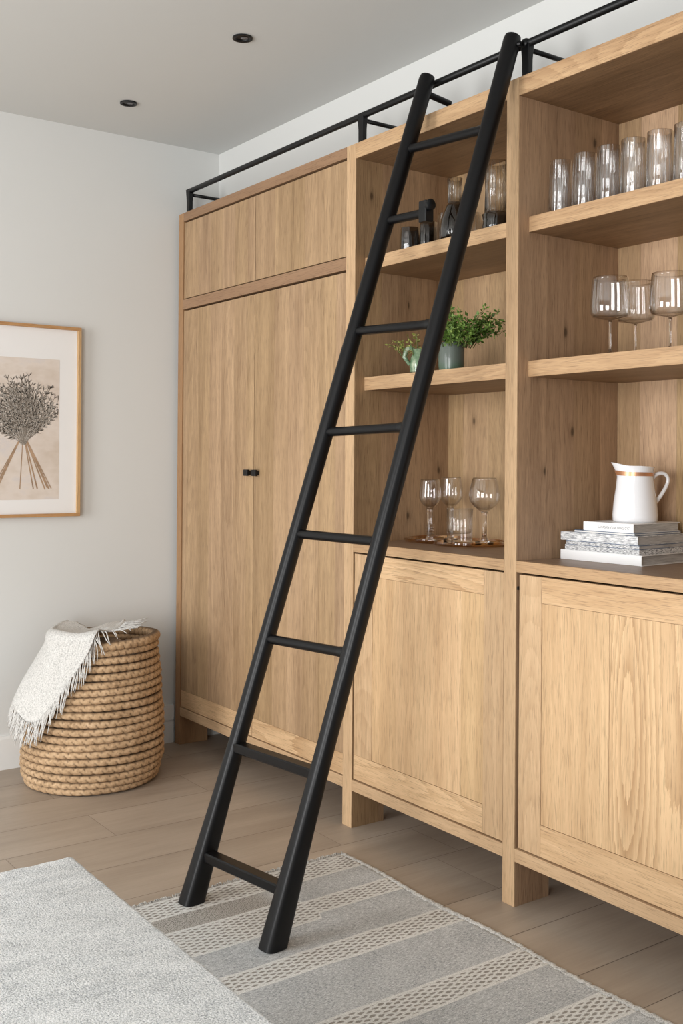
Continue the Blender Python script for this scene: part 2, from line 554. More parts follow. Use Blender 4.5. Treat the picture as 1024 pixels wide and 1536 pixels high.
# ------------------------------------------------------------------ ladder
RUGT = .008
FL, FR = Vector((1.607, -.754, RUGT)), Vector((1.983, -.712, RUGT))
TL, TR = Vector((1.768, -.022, 2.509)), Vector((2.148, -.022, 2.514))
ld = thing('ladder', 'tall black wooden library ladder leaning on the cabinet rail', 'ladder', (1.8, -.73, RUGT))
LO = Vector(ld.location)
def rail_mesh(F, T, lat):
    bm = bmesh.new()
    d = (T - F).normalized()
    lat = (lat - d * lat.dot(d)).normalized()
    nrm = lat.cross(d)
    N = 28
    rings = []
    st = [0, .012, .03, .07, .13, .2, .4, .6, .8, .95, .995, 1.0]
    for tt in st:
        c = F + (T - F) * tt
        hw = .030 - .0075 * min(1, tt / .14) if tt < .14 else .0225 + .002 * (tt - .14)
        hd = hw * (1.12 if tt < .14 else 1.05)
        e = 3.6 - 1.4 * min(1, tt / .3)
        if tt == 1.0:
            hw *= .9; hd *= .9
        ring = []
        for k in range(N):
            a = 2 * PI * k / N
            ca, sa = math.cos(a), math.sin(a)
            x = math.copysign(abs(ca) ** (2 / e), ca) * hw
            y = math.copysign(abs(sa) ** (2 / e), sa) * hd
            p = c + lat * x + nrm * y
            if tt == 0:
                p = p - d * ((p.z - RUGT) / d.z)
            ring.append(bm.verts.new(p - LO))
        rings.append(ring)
    for A, B in zip(rings[:-1], rings[1:]):
        for k in range(N):
            j = (k + 1) % N
            bm.faces.new((A[k], A[j], B[j], B[k]))
    bm.faces.new(rings[0][::-1]); bm.faces.new(rings[-1])
    bmesh.ops.recalc_face_normals(bm, faces=bm.faces[:])
    return bm
lat = (FR - FL)
def autosm(o, ang=40):
    for p in o.data.polygons:
        p.use_smooth = True
    try:
        o.data.set_sharp_from_angle(angle=math.radians(ang))
    except Exception:
        pass
    return o
for F, T in ((FL, TL), (FR, TR)):
    r = autosm(link('side_rail', rail_mesh(F, T, lat), M['black_soft'], ld), 35)
    d = (T - F).normalized()
    p = F + (T - F) * .045 - LO
    nr = (Vector(lat).normalized()).cross(d)
    bm = lathe([(0, 0), (.004, 0), (.003, .0025), (0, .003)], 12, closed=False)
    q = Vector((0, 0, 1)).rotation_difference(-nr if nr.y > 0 else nr).to_matrix()
    bmesh.ops.rotate(bm, verts=bm.verts, matrix=q)
    bmesh.ops.translate(bm, verts=bm.verts, vec=p + (-nr if nr.y > 0 else nr) * .0275)
    link('screw_cap', bm, M['black'], r)
RT = [(.9028, .8905), (.81, .802), (.670, .6635), (.545, .5475), (.4223, .4215), (.2985, .3015), (.1748, .176), (.053, .0568)]
for i, (tl, tr) in enumerate(RT):
    a = FL + (TL - FL) * tl - LO
    b = FR + (TR - FR) * tr - LO
    dv = (b - a).normalized()
    if i == 1:
        e = a + (b - a) * .47
        o = link('rung', tube([a + dv * .015, e], .0135, 16), M['black_soft'], ld)
        autosm(o)
        o['label'] = 'short rung stub with a clamp at its free end'
        ex = e
        bm = box(ex.x - .004, ex.x + .030, ex.y - .016, ex.y + .016, ex.z - .030, ex.z + .034)
        c = link('clamp', bm, M['black'], o, bevel=.003)
        bm = lathe([(0, 0), (.015, 0), (.017, .004), (.017, .014), (.012, .018), (0, .018)], 18, closed=False)
        bmesh.ops.rotate(bm, verts=bm.verts, matrix=Matrix.Rotation(PI / 2, 3, 'Y'))
        bmesh.ops.translate(bm, verts=bm.verts, vec=(ex.x + .028, ex.y - .004, ex.z + .018))
        autosm(link('clamp_wheel', bm, M['black'], o))
        continue
    if i >= 6:
        bm = bmesh.new()
        d = ((TL + TR) - (FL + FR)).normalized()
        n_ = dv.cross(d).normalized()
        up = Vector((0, 0, 1))
        fw = dv.cross(up).normalized()
        rings = []
        for P in (a + dv * .012, b - dv * .012):
            ring = []
            for (x, y) in ((-.019, -.011), (-.015, -.015), (.017, -.015), (.021, -.011), (.021, .009), (.017, .013), (-.015, .013), (-.019, .009)):
                ring.append(bm.verts.new(P + fw * x + up * y))
            rings.append(ring)
        for k in range(8):
            j = (k + 1) % 8
            bm.faces.new((rings[0][k], rings[0][j], rings[1][j], rings[1][k]))
        bm.faces.new(rings[0][::-1]); bm.faces.new(rings[1])
        bmesh.ops.recalc_face_normals(bm, faces=bm.faces[:])
        autosm(link('tread', bm, M['black_soft'], ld), 35)
    else:
        o = link('rung', tube([a + dv * .015, b - dv * .015], .0138, 18), M['black_soft'], ld)
        autosm(o)
        if i in (2, 3, 5):
            autosm(link('collar', tube([b - dv * .042, b - dv * .015], .0152, 18), M['black'], o))
# hooks onto the rail
tp = FL + (TL - FL) * .985 - LO
autosm(link('hook', tube([tp + Vector((.006, .004, -.020)), tp + Vector((.010, .098, -.034))], .0105, 14), M['black'], ld))
tp = FR + (TR - FR) * .99 - LO
bm = tube([tp + Vector((0, 0, -.004)), tp + Vector((.030, .010, -.004))], .008, 10)
autosm(link('hook', bm, M['black'], ld))

# ------------------------------------------------------------------ downlights
def downlight(x, y, label):
    o = thing('ceiling_downlight', label, 'downlight', (x, y, ZC), group='recessed downlights')
    bm = lathe([(.034, -.001), (.034, -.006), (.030, -.007), (.024, -.0045), (.022, -.0015), (.022, -.001)], 40)
    autosm(link('trim_ring', bm, M['black'], o))
    bm = lathe([(0, -.0028), (.0215, -.0012), (.0215, -.0004), (0, -.0004)], 32, closed=False)
    autosm(link('baffle', bm, M['black'], o))
    bm = lathe([(0, -.0046), (.011, -.0042), (.013, -.003), (0, -.0029)], 28, closed=False, cx=.003, cy=.006)
    autosm(link('lens', bm, M['lens'], o))
downlight(1.232, -.389, 'black recessed ceiling downlight nearer the ladder and the camera')
downlight(.39, -.426, 'black recessed ceiling downlight nearer the left wall')

# ------------------------------------------------------------------ picture
PY0, PY1, PZ0, PZ1 = -.948, -.461, 1.040, 1.848
pc = thing('framed_picture', 'oak framed print of a dried grass bunch hanging on the left wall', 'picture', (WX, PY1, PZ0))
def pb(x0, x1, y0, y1, z0, z1):
    return box(x0, x1, y0 - PY1, y1 - PY1, z0 - PZ0, z1 - PZ0)
FW = .013
fr = link('frame', pb(.001, .030, PY1 - FW, PY1, PZ0 + FW, PZ1 - FW), M['frame'], pc, bevel=.0006)
link('frame', pb(.001, .030, PY0, PY0 + FW, PZ0 + FW, PZ1 - FW), M['frame'], pc, bevel=.0006)
link('frame', pb(.001, .030, PY0, PY1, PZ1 - FW, PZ1), M['frame_h'], pc, bevel=.0006)
link('frame', pb(.001, .030, PY0, PY1, PZ0, PZ0 + FW), M['frame_h'], pc, bevel=.0006)
link('mount', pb(.004, .013, PY0 + FW, PY1 - FW, PZ0 + FW, PZ1 - FW), M['mat'], pc)
AY0, AY1, AZ0, AZ1 = -.858, -.551, 1.113, 1.706
t = NT('print paper')
co = t.coords()
n1 = t.noise(co, 5, 4, .6)
n2 = t.noise(t.vmath('MULTIPLY', co, (1, 1, 3)), 9, 4, .6)
s = t.sep(co)
col = t.ramp(t.math('ADD', n1, t.math('MULTIPLY', t.math('SUBTRACT', n2, .5), .5)), [(.3, lin(204, 190, 176)), (.55, lin(218, 207, 197)), (.75, lin(206, 200, 199))])
t.bsdf(col, .8)
link('print', pb(.0130, .0136, AY0, AY1, AZ0, AZ1), t.m, pc)
rp = random.Random(11)
BY, BZ = -.706, 1.352
def stroke(bm, p, q, w0, w1, x):
    p, q = Vector((0, p[0], p[1])), Vector((0, q[0], q[1]))
    d = (q - p)
    if d.length < 1e-5:
        return
    nn = Vector((0, -d.z, d.y)).normalized()
    vs = [p + nn * w0, p - nn * w0, q - nn * w1, q + nn * w1]
    bm.faces.new([bm.verts.new((x, v.y - PY1, v.z - PZ0)) for v in vs])
def cl(y, z):
    return (max(AY0 + .004, min(AY1 - .006, y)), max(AZ0 + .004, min(AZ1 - .006, z)))
# stems below
bm = bmesh.new()
for k, (dy, w) in enumerate(((-.118, .0035), (-.108, .003), (-.128, .0022), (-.012, .0022), (.045, .0026), (.062, .0032), (.095, .003), (.112, .0036), (.122, .0022), (.105, .002))):
    stroke(bm, (BY + dy * .12, BZ + .012), (BY + dy, 1.158 + rp.uniform(-.004, .004)), w * .8, w, .01385 + .00004 * k)
link('printed_stems', bm, plain('printed straw brown', lin(166, 138, 112), .8, 40, .2), pc)
tw, tw2 = bmesh.new(), bmesh.new()
for k in range(120):
    a = rp.gauss(0, .50)
    a = max(-1.12, min(1.12, a))
    L = (.285 - .075 * abs(a)) * rp.uniform(.55, 1.0)
    bend = rp.uniform(-.12, .12)
    prev = (BY + rp.uniform(-.012, .012), BZ + rp.uniform(-.01, .01))
    N = 9
    start = prev
    for i in range(1, N + 1):
        f = i / N
        aa = a + bend * f
        cur = cl(start[0] + math.sin(aa) * L * f, start[1] + math.cos(aa) * L * f)
        stroke(tw if k % 3 else tw2, prev, cur, .0009, .0008, .0141 + k * .000003)
        if f > .28:
            for s_ in range(5):
                ba = aa + rp.choice((-1, 1)) * rp.uniform(.25, .85)
                bl = rp.uniform(.008, .021)
                e = cl(cur[0] + math.sin(ba) * bl, cur[1] + math.cos(ba) * bl)
                stroke(tw if rp.random() < .6 else tw2, cur, e, .0009, .0012, .01412 + k * .000003)
        prev = cur
link('printed_twigs', tw, plain('printed grey brown', lin(128, 119, 109), .8), pc)
link('printed_seeds', tw2, plain('printed pale grey', lin(172, 165, 156), .8), pc)

# ------------------------------------------------------------------ basket
BC = Vector((.279, -.511, 0))
RTV = Vector((.382, .924, 0))
FWV = Vector((.924, -.382, 0))
PROF = [(0, .262, 0), (.05, .279, 0), (.11, .284, .003), (.2, .279, .009), (.3, .263, .02), (.4, .243, .031), (.46, .230, .038), (.54, .214, .045), (.60, .210, .046)]
def prof(z):
    z = max(0, min(.6, z))
    for (a, b) in zip(PROF[:-1], PROF[1:]):
        if z <= b[0]:
            f = (z - a[0]) / (b[0] - a[0])
            return a[1] + (b[1] - a[1]) * f, a[2] + (b[2] - a[2]) * f
    return PROF[-1][1], PROF[-1][2]
def bpt(phi, r, off, z):
    return RTV * (off + r * math.cos(phi)) + FWV * (r * math.sin(phi)) + Vector((0, 0, z))
bk = thing('woven_basket', 'round jute rope basket on the floor in the room corner', 'basket', BC)
t = NT('jute rope')
co = t.coords()
nz = t.noise(co, 90, 3, .6)
n2 = t.noise(co, 14, 2)
fib = t.noise(t.vmath('MULTIPLY', co, (1, 1, 2.5)), 260, 2, .6)
col = t.ramp(t.math('ADD', t.math('MULTIPLY', nz, .6), t.math('MULTIPLY', n2, .4)), [(.3, lin(152, 123, 91)), (.5, lin(189, 157, 121)), (.7, lin(214, 184, 148))])
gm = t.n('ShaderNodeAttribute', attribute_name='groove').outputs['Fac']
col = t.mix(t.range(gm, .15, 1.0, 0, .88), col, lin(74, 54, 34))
t.bsdf(col, .85, fib, .5, .002)
M['jute'] = t.m
NC = 20
bm = bmesh.new()
rj = random.Random(5)
HB = .572
pitch = HB / NC
NA, NS = 560, 12
gl_ = bm.verts.layers.float.new('groove')
for c in range(NC):
    z = (c + .5) * pitch
    ph0 = rj.random() * 6.28
    nb = int(26 + rj.random() * 4)
    rr_ = pitch * .535
    extra = .007 if c >= NC - 1 else 0
    rings = []
    for i in range(NA):
        phi = 2 * PI * i / NA
        wob = .003 * math.sin(3 * phi + ph0) + .002 * math.sin(7 * phi + 2 * ph0)
        zz = z + .0025 * math.sin(2 * phi + c) + (.010 * math.cos(phi) * (c / NC))
        r, off = prof(z)
        r += wob * .6
        ring = []
        for k in range(NS):
            a = 2 * PI * k / NS
            # two-strand braid: chevron bumps
            sa = math.sin(a)
            u = phi * nb * 1.6 + ph0 + 2.3 * abs(sa - .1) * (1 if sa > .1 else .85) + (1.57 if sa > .1 else 0)
            sv = abs(math.sin(u * .5)) ** .55
            bump = .88 + .145 * sv
            q = (rr_ + extra * .5) * bump
            vv = bm.verts.new(bpt(phi, r - rr_ * 1.1 + extra + q * math.cos(a) * 1.15, off, zz + q * sa))
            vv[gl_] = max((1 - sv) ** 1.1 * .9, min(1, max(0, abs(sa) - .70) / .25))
            ring.append(vv)
        rings.append(ring)
    for i in range(NA):
        A, B = rings[i], rings[(i + 1) % NA]
        for k in range(NS):
            j = (k + 1) % NS
            bm.faces.new((A[k], B[k], B[j], A[j]))
bmesh.ops.recalc_face_normals(bm, faces=bm.faces[:])
zmin = min(v.co.z for v in bm.verts)
for v in bm.verts:
    v.co.z -= zmin if v.co.z < .03 else 0
    v.co.z = max(v.co.z, 0.0)
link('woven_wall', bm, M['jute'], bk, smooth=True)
bm = bmesh.new()
vs = [bm.verts.new(bpt(2 * PI * i / 60, .25, 0, .004)) for i in range(60)]
bm.faces.new(vs)
ex = bmesh.ops.extrude_face_region(bm, geom=bm.faces[:])
bmesh.ops.translate(bm, verts=[g for g in ex['geom'] if isinstance(g, bmesh.types.BMVert)], vec=(0, 0, .012))
bmesh.ops.recalc_face_normals(bm, faces=bm.faces[:])
link('basket_base', bm, M['jute'], bk)

# bundle inside the basket
t = NT('beige knit')
co = t.coords()
nz = t.noise(co, 160, 3, .7)
t.bsdf(t.ramp(nz, [(.3, lin(176, 158, 142)), (.7, lin(210, 194, 178))]), .95, nz, .6, .003)
bm = bmesh.new()
bmesh.ops.create_icosphere(bm, subdivisions=5, radius=1)
for v in bm.verts:
    p = v.co.copy()
    w = .05 * math.sin(5 * p.x + 1) * math.sin(4 * p.y) + .03 * math.sin(9 * p.y + 3 * p.x)
    zf = .5 + .5 * p.z
    e = .168 + .012 * w * 4
    sc = 1 / max(abs(p.z) ** 3, (p.x ** 2 + p.y ** 2) ** .5, .45)
    off = .045 * zf
    v.co = RTV * (off + p.x * e * min(sc, 1.15)) + FWV * (p.y * e * min(sc, 1.15)) + Vector((0, 0, .292 + .274 * p.z + .10 * w * zf))
zz = min(v.co.z for v in bm.verts)
for v in bm.verts:
    v.co.z += .017 - zz
o = link('blanket', bm, t.m, None, smooth=True, loc=BC)
tag(o, 'beige knitted blanket bundled inside the rope basket', 'blanket')

# throw draped over the rim
RIMZ, RIMR, RIMO = HB + .012, .214, .045
def drape(P, lift=0.0):
    """P: flat (right, toward-camera) coords about the rim centre -> 3D on basket."""
    r = math.hypot(P[0], P[1])
    phi = math.atan2(P[1], P[0])
    tilt = .010 * math.cos(phi)
    R0 = RIMR + .004
    if r <= R0 - .02:
        sag = -.022 * (1 - (r / R0) ** 2) + .018
        return bpt(phi, r, RIMO, RIMZ + .012 + sag + lift + tilt)
    s = r - (R0 - .02)
    arc = .05
    if s < arc:
        th = s / arc * PI / 2
        rad = arc * 2 / PI
        return bpt(phi, R0 - .02 + (rad + lift) * math.sin(th), RIMO, RIMZ + .030 - rad + (rad + lift) * math.cos(th) + tilt)
    d = s - arc
    z = RIMZ + .030 - .032 - d + tilt
    rr, off = prof(max(0, z))
    hang = R0 + .016
    surf = rr + .016 + .05 * min(1, d / .25) * max(0, -math.cos(phi)) ** 2
    w = max(hang if off > .02 else 0, surf)
    return bpt(phi, max(surf, hang - .004) + lift, off, z)
EDGE = [(.088, -.085), (.064, .05), (-.01, .185), (-.09, .29), (-.205, .355), (-.31, .385), (-.40, .37), (-.47, .27), (-.485, .15), (-.47, .02), (-.40, -.08)]
INNR = [(.06, -.110), (.03, -.100), (.0, -.08), (-.03, -.06), (-.05, -.06), (-.06, -.06), (-.07, -.07), (-.08, -.09), (-.10, -.11), (-.11, -.13), (-.12, -.14)]
def cr(P, tt):
    x = tt * (len(P) - 1)
    i = min(int(x), len(P) - 2)
    f = x - i
    g = lambda k: Vector((*P[max(0, min(len(P) - 1, k))], 0))
    a, b, c, d = g(i - 1), g(i), g(i + 1), g(i + 2)
    return .5 * ((2 * b) + (c - a) * f + (2 * a - 5 * b + 4 * c - d) * f * f + (3 * b - a - 3 * c + d) * f ** 3)
bm = bmesh.new()
NU, NV = 130, 70
grid = []
for i in range(NU + 1):
    tt = i / NU
    e, n_ = cr(EDGE, tt), cr(INNR, tt)
    row = []
    for j in range(NV + 1):
        s_ = j / NV
        p = n_ + (e - n_) * s_
        w = .006 * math.sin(tt * 21 + s_ * 3) * s_ + .004 * math.sin(tt * 9 - s_ * 7)
        row.append(bm.verts.new(drape((p.x, p.y), .004 + max(-.004, w))))
    grid.append(row)
for i in range(NU):
    for j in range(NV):
        bm.faces.new((grid[i][j], grid[i + 1][j], grid[i + 1][j + 1], grid[i][j + 1]))
bmesh.ops.recalc_face_normals(bm, faces=bm.faces[:])
t = NT('white woven wool')
co = t.coords()
n1, n2, n3 = t.noise(co, 240, 2, .7), t.noise(co, 60, 3), t.noise(t.vmath('MULTIPLY', co, (1, 1, .3)), 300, 2)
f = t.math('ADD', t.math('MULTIPLY', n1, .6), t.math('MULTIPLY', n3, .4))
t.bsdf(t.ramp(f, [(.34, lin(158, 156, 153)), (.5, lin(208, 206, 202)), (.66, lin(228, 226, 222))]), .95, f, .8, .003)
M['wool'] = t.m
th = thing('throw_blanket', 'white woven throw with fringe draped over the rope basket rim', 'throw', BC)
c = link('cloth', bm, M['wool'], th, smooth=True)
sm = c.modifiers.new('thick', 'SOLIDIFY')
sm.thickness = .004
sm.offset = 0
bm = bmesh.new()
rq = random.Random(9)
NFR = 120
for i in range(NFR):
    tt = .02 + .95 * (i + rq.uniform(-.3, .3)) / NFR
    e = cr(EDGE, tt)
    rad = Vector((e.x, e.y, 0))
    rad = rad.normalized() if rad.length > 1e-4 else Vector((0, 1, 0))
    tng = (cr(EDGE, min(1, tt + .01)) - cr(EDGE, max(0, tt - .01))).normalized()
    out = Vector((tng.y, -tng.x, 0))
    if out.dot(e - cr(INNR, tt)) < 0:
        out = -out
    k = min(1, max(0, (e.length - .15) / .1))
    dr = (out * (1 - .85 * k) + rad * (.25 + .75 * k)).normalized()
    dr = (dr + tng * rq.uniform(-.22, .22)).normalized()
    L = rq.uniform(.07, .105)
    pts = []
    for j in range(7):
        f_ = j / 6
        q = e - dr * .006 + dr * (L * f_) + tng * (.006 * math.sin(f_ * 4 + i))
        pts.append(drape((q.x, q.y), .004 + .004 * rq.random()))
    tube(pts, [.0026, .0026, .0024, .0022, .0022, .002, .0014], 5, bm)
link('fringe', bm, M['wool'], th, smooth=True)

# ------------------------------------------------------------------ rug
RX0, RX1, RY0, RY1 = 1.547, 3.45, -1.62, -.177
t = NT('woven rug')
co = t.coords()
s = t.sep(co)
x, y = s['X'], s['Y']
grain = t.noise(co, 300, 2, .8)
weave = t.noise(t.vmath('MULTIPLY', co, (1, .35, 1)), 260, 2, .7)
soft = t.noise(co, 7, 3)
g = t.math('ADD', t.math('ADD', t.math('MULTIPLY', grain, .5), t.math('MULTIPLY', weave, .5)), t.math('MULTIPLY', t.math('SUBTRACT', soft, .5), .14))
base = t.ramp(g, [(.34, lin(136, 138, 140)), (.5, lin(182, 184, 185)), (.66, lin(220, 221, 221))])
speck = t.ramp(grain, [(.40, lin(112, 108, 103)), (.54, lin(188, 184, 178))])
# far-left salt-and-pepper section
lm = t.math('MULTIPLY', t.range(x, .262, .258), t.range(y, -.33, -.42))
base = t.mix(lm, base, speck)
jx = t.math('ADD', x, t.math('MULTIPLY', t.math('SUBTRACT', soft, .5), .014))
bands = [(.060, .052), (.285, .040), (.548, .044), (.862, .046), (1.135, .050), (1.42, .046), (1.72, .046)]
mask = None
line = None
for c_, w in bands:
    if c_ == .285:
        w = t.math('MULTIPLY_ADD', t.range(y, -.31, -.33), .034, .040)
    d = t.math('ABSOLUTE', t.math('SUBTRACT', jx, c_))
    m_ = t.range(t.math('SUBTRACT', d, w), -.002, .002, 1, 0)
    l_ = t.range(t.math('ABSOLUTE', t.math('SUBTRACT', d, w)), .003, .007, 1, 0)
    mask = m_ if mask is None else t.math('MAXIMUM', mask, m_)
    line = l_ if line is None else t.math('MAXIMUM', line, l_)
jit = t.math('MULTIPLY', t.math('SUBTRACT', t.noise(co, 45, 2), .5), 2.2)
A_ = t.math('ADD', t.math('ADD', t.math('MULTIPLY', x, 200.), t.math('MULTIPLY', y, 72.)), jit)
B_ = t.math('SUBTRACT', t.math('ADD', t.math('MULTIPLY', x, 170.), jit), t.math('MULTIPLY', y, 84.))
la = t.math('ABSOLUTE', t.math('SINE', A_))
lb = t.math('ABSOLUTE', t.math('SINE', B_))
hole = t.math('MULTIPLY', la, lb)
hole = t.range(t.math('ADD', hole, t.math('MULTIPLY', t.math('SUBTRACT', grain, .5), 1.3)), .38, .70, 0, .85)
hcol = t.mix(t.noise(co, 9, 2), lin(116, 105, 93), lin(152, 149, 144))
thread = t.ramp(grain, [(.35, lin(198, 198, 195)), (.65, lin(236, 235, 232))])
bcol = t.mix(hole, thread, hcol)
col = t.mix(mask, base, bcol)
col = t.mix(line, col, thread)
ht = t.math('SUBTRACT', t.math('MULTIPLY', g, .8), t.math('MULTIPLY', t.math('MULTIPLY', hole, mask), .8))
t.bsdf(col, .95, ht, .7, .003, Specular_IOR_Level=.1)
M['rug'] = t.m
rg = thing('woven_rug', 'grey flat woven rug with patterned cream stripes under the ladder', 'rug', (RX0, RY1, 0))
bm = bmesh.new()
NX, NY = 120, 90
W, H = RX1 - RX0, RY1 - RY0
g2 = []
def rh(u, v):
    return .0068 + .0012 * math.sin(u * 9 + v * 3) * math.sin(v * 5 + 1)
for i in range(NX + 1):
    row = []
    for j in range(NY + 1):
        u, v = W * i / NX, -H * j / NY
        ex = .004 * math.sin(v * 23) * (1 - i / NX) ** 8
        ey = .004 * math.sin(u * 11) * (1 - j / NY) ** 8
        row.append(bm.verts.new((u + ex, v + ey, rh(u, v))))
    g2.append(row)
for i in range(NX):
    for j in range(NY):
        bm.faces.new((g2[i][j], g2[i][j + 1], g2[i + 1][j + 1], g2[i + 1][j]))
be = [e for e in bm.edges if len(e.link_faces) == 1]
ex_ = bmesh.ops.extrude_edge_only(bm, edges=be)
for v in [q for q in ex_['geom'] if isinstance(q, bmesh.types.BMVert)]:
    v.co.z = 0
bmesh.ops.recalc_face_normals(bm, faces=bm.faces[:])
link('rug_field', bm, M['rug'], rg, smooth=True)
t = NT('rug binding yarn')
co = t.coords()
nz = t.noise(co, 240, 3, .8)
t.bsdf(t.ramp(nz, [(.36, lin(150, 146, 140)), (.5, lin(204, 200, 194)), (.66, lin(226, 223, 217))]), .95, nz, 1.0, .004)
pts, rd = [], []
for i in range(241):
    u = W * i / 240
    pts.append((u + .004, .004 * math.sin(u * 11) + .004 + .0015 * math.sin(u * 160), .0058))
    rd.append(.0058 + .0012 * math.sin(u * 310))
bm = tube(pts, rd, 8)
for v in bm.verts:
    v.co.y = (v.co.y - .004) * 1.5
    v.co.z = max(0, v.co.z)
link('binding', bm, t.m, rg, smooth=True)
bm = bmesh.new()
for i in range(420):
    y = -H * (i + rq.random()) / 420
    L = rq.uniform(.010, .026)
    a = rq.uniform(-.9, .9)
    p0 = Vector((.004, y, .006))
    p1 = p0 + Vector((-L * .5 * math.cos(a), L * .5 * math.sin(a), rq.uniform(.002, .007)))
    p2 = p0 + Vector((-L * math.cos(a * 1.3), L * math.sin(a * 1.3), -.003))
    tube([p0, p1, p2], [.0022, .002, .0013], 5, bm)
link('fringe', bm, t.m, rg, smooth=True)

# ------------------------------------------------------------------ upholstered bench
bx0, bx1, by0, by1, bz = 2.199, 3.75, -2.02, -1.346, .45
bn = thing('bench', 'pale grey fabric upholstered bench in the foreground on the rug', 'bench', (bx0, by1, 0))
t = NT('pale grey boucle')
co = t.coords()
n1 = t.noise(co, 300, 2, .8)
n2 = t.noise(t.vmath('MULTIPLY', co, (1, .45, 1)), 34, 4, .6)
n3 = t.noise(co, 120, 2, .6)
n4 = t.noise(t.vmath('MULTIPLY', co, (1, .5, 1)), 9, 3, .6)
f = t.math('ADD', t.math('ADD', t.math('MULTIPLY', n1, .70), t.math('MULTIPLY', n2, .16)), t.math('ADD', t.math('MULTIPLY', n3, .12), t.math('MULTIPLY', n4, .10)))
t.bsdf(t.ramp(f, [(.42, lin(158, 161, 164)), (.52, lin(208, 210, 211)), (.58, lin(230, 231, 231)), (.68, lin(247, 247, 247))]), .95, f, .7, .004, Specular_IOR_Level=.1)
M['boucle'] = t.m
bm = bmesh.new()
L, D = bx1 - bx0, by1 - by0
zb = .16 + RUGT
rad = .011
N1, N2 = 110, 46
def bench_ring(inset, z, wob):
    pts = []
    for i in range(N1):
        pts.append((L * i / N1, 0))
    for i in range(N2):
        pts.append((L, -D * i / N2))
    for i in range(N1):
        pts.append((L - L * i / N1, -D))
    for i in range(N2):
        pts.append((0, -D + D * i / N2))
    out = []
    rr = .012
    for k, (x, y) in enumerate(pts):
        cx, cy = min(max(x, rr), L - rr), min(max(y, -D + rr), -rr)
        d = Vector((x - cx, y - cy))
        if d.length > rr:
            d = d.normalized() * rr
        d = d * ((rr - inset) / rr)
        jx = wob * (.0007 * math.sin(k * 1.7) + .0006 * math.sin(k * .61))
        out.append((cx + d.x, cy + d.y, z + jx))
    return out
rings = []
for ins, z, wob in ((0, zb, 0), (0, bz - .016, 0), (.001, bz - .008, .5), (.005, bz - .002, 1), (.0115, bz, .6)):
    rings.append([bm.verts.new(p) for p in bench_ring(ins, z, wob)])
n = len(rings[0])
for A, B in zip(rings[:-1], rings[1:]):
    for k in range(n):
        j = (k + 1) % n
        bm.faces.new((A[k], A[j], B[j], B[k]))
bm.faces.new(rings[-1]); bm.faces.new(rings[0][::-1])
bmesh.ops.recalc_face_normals(bm, faces=bm.faces[:])
autosm(link('seat', bm, M['boucle'], bn), 60)
for (x, y) in ((.07, -.07), (L - .07, -.07), (.07, -D + .07), (L - .07, -D + .07)):
    bm = lathe([(0, RUGT), (.016, RUGT), (.024, zb), (0, zb)], 20, closed=False)
    autosm(link('leg', bm, M['oak_v'], bn, loc=(x, y, 0)))

# ------------------------------------------------------------------ glassware
def solid(prof_out, prof_in):
    """closed glass wall: outer profile up, inner profile down to pole."""
    return prof_out + prof_in
def glass_thing(name, label, cat, loc, mesh_bm, mat, group=None, part='bowl'):
    o = link(name, mesh_bm, mat, None, smooth=True, loc=loc)
    tag(o, label, cat, group)
    return o
LFT = .0004
Z3, Z2, Z1 = 2.0014 + LFT, 1.580 + LFT, Z_CT + LFT
def tumbler_bm(r0, r1, h, flute=.008, fn=9, base=.012, th=.0022, n=84):
    bm = lathe([(0, 0), (r0 * .8, 0), (r0 * .97, .002), (r0, .006), (r0 + (r1 - r0) * .5, h * .5), (r1, h - .001), (r1 - th * .5, h), (r1 - th, h - .001),
                (r0 + (r1 - r0) * .5 - th, h * .5), (r0 - th, base + .006), (r0 * .75, base), (0, base)], n, flute=flute, fn=fn, closed=False)
    return bm
TG = 'tall tumblers in a row on the top right shelf'
names = ['leftmost, beside the cabinet side panel', 'second from the left end of the row', 'third from the left end of the row',
         'fourth from the left end of the row', 'fifth from the left end of the row', 'at the right photo edge, end of the row']
proto = None
for i, (x, y) in enumerate(((2.222, .100), (2.313, .100), (2.400, .100), (2.484, .100), (2.570, .100), (2.652, .104))):
    lab = 'tall clear fluted tumbler on top shelf, ' + names[i]
    if proto is None:
        proto = glass_thing('tumbler', lab, 'glass', (x, y, Z3), tumbler_bm(.0365, .0335, .153), M['ribbed'], TG)
    else:
        o = proto.copy()
        COL.objects.link(o)
        o.location = (x, y, Z3)
        o['label'] = lab
        o.rotation_euler = (0, 0, i * .7)
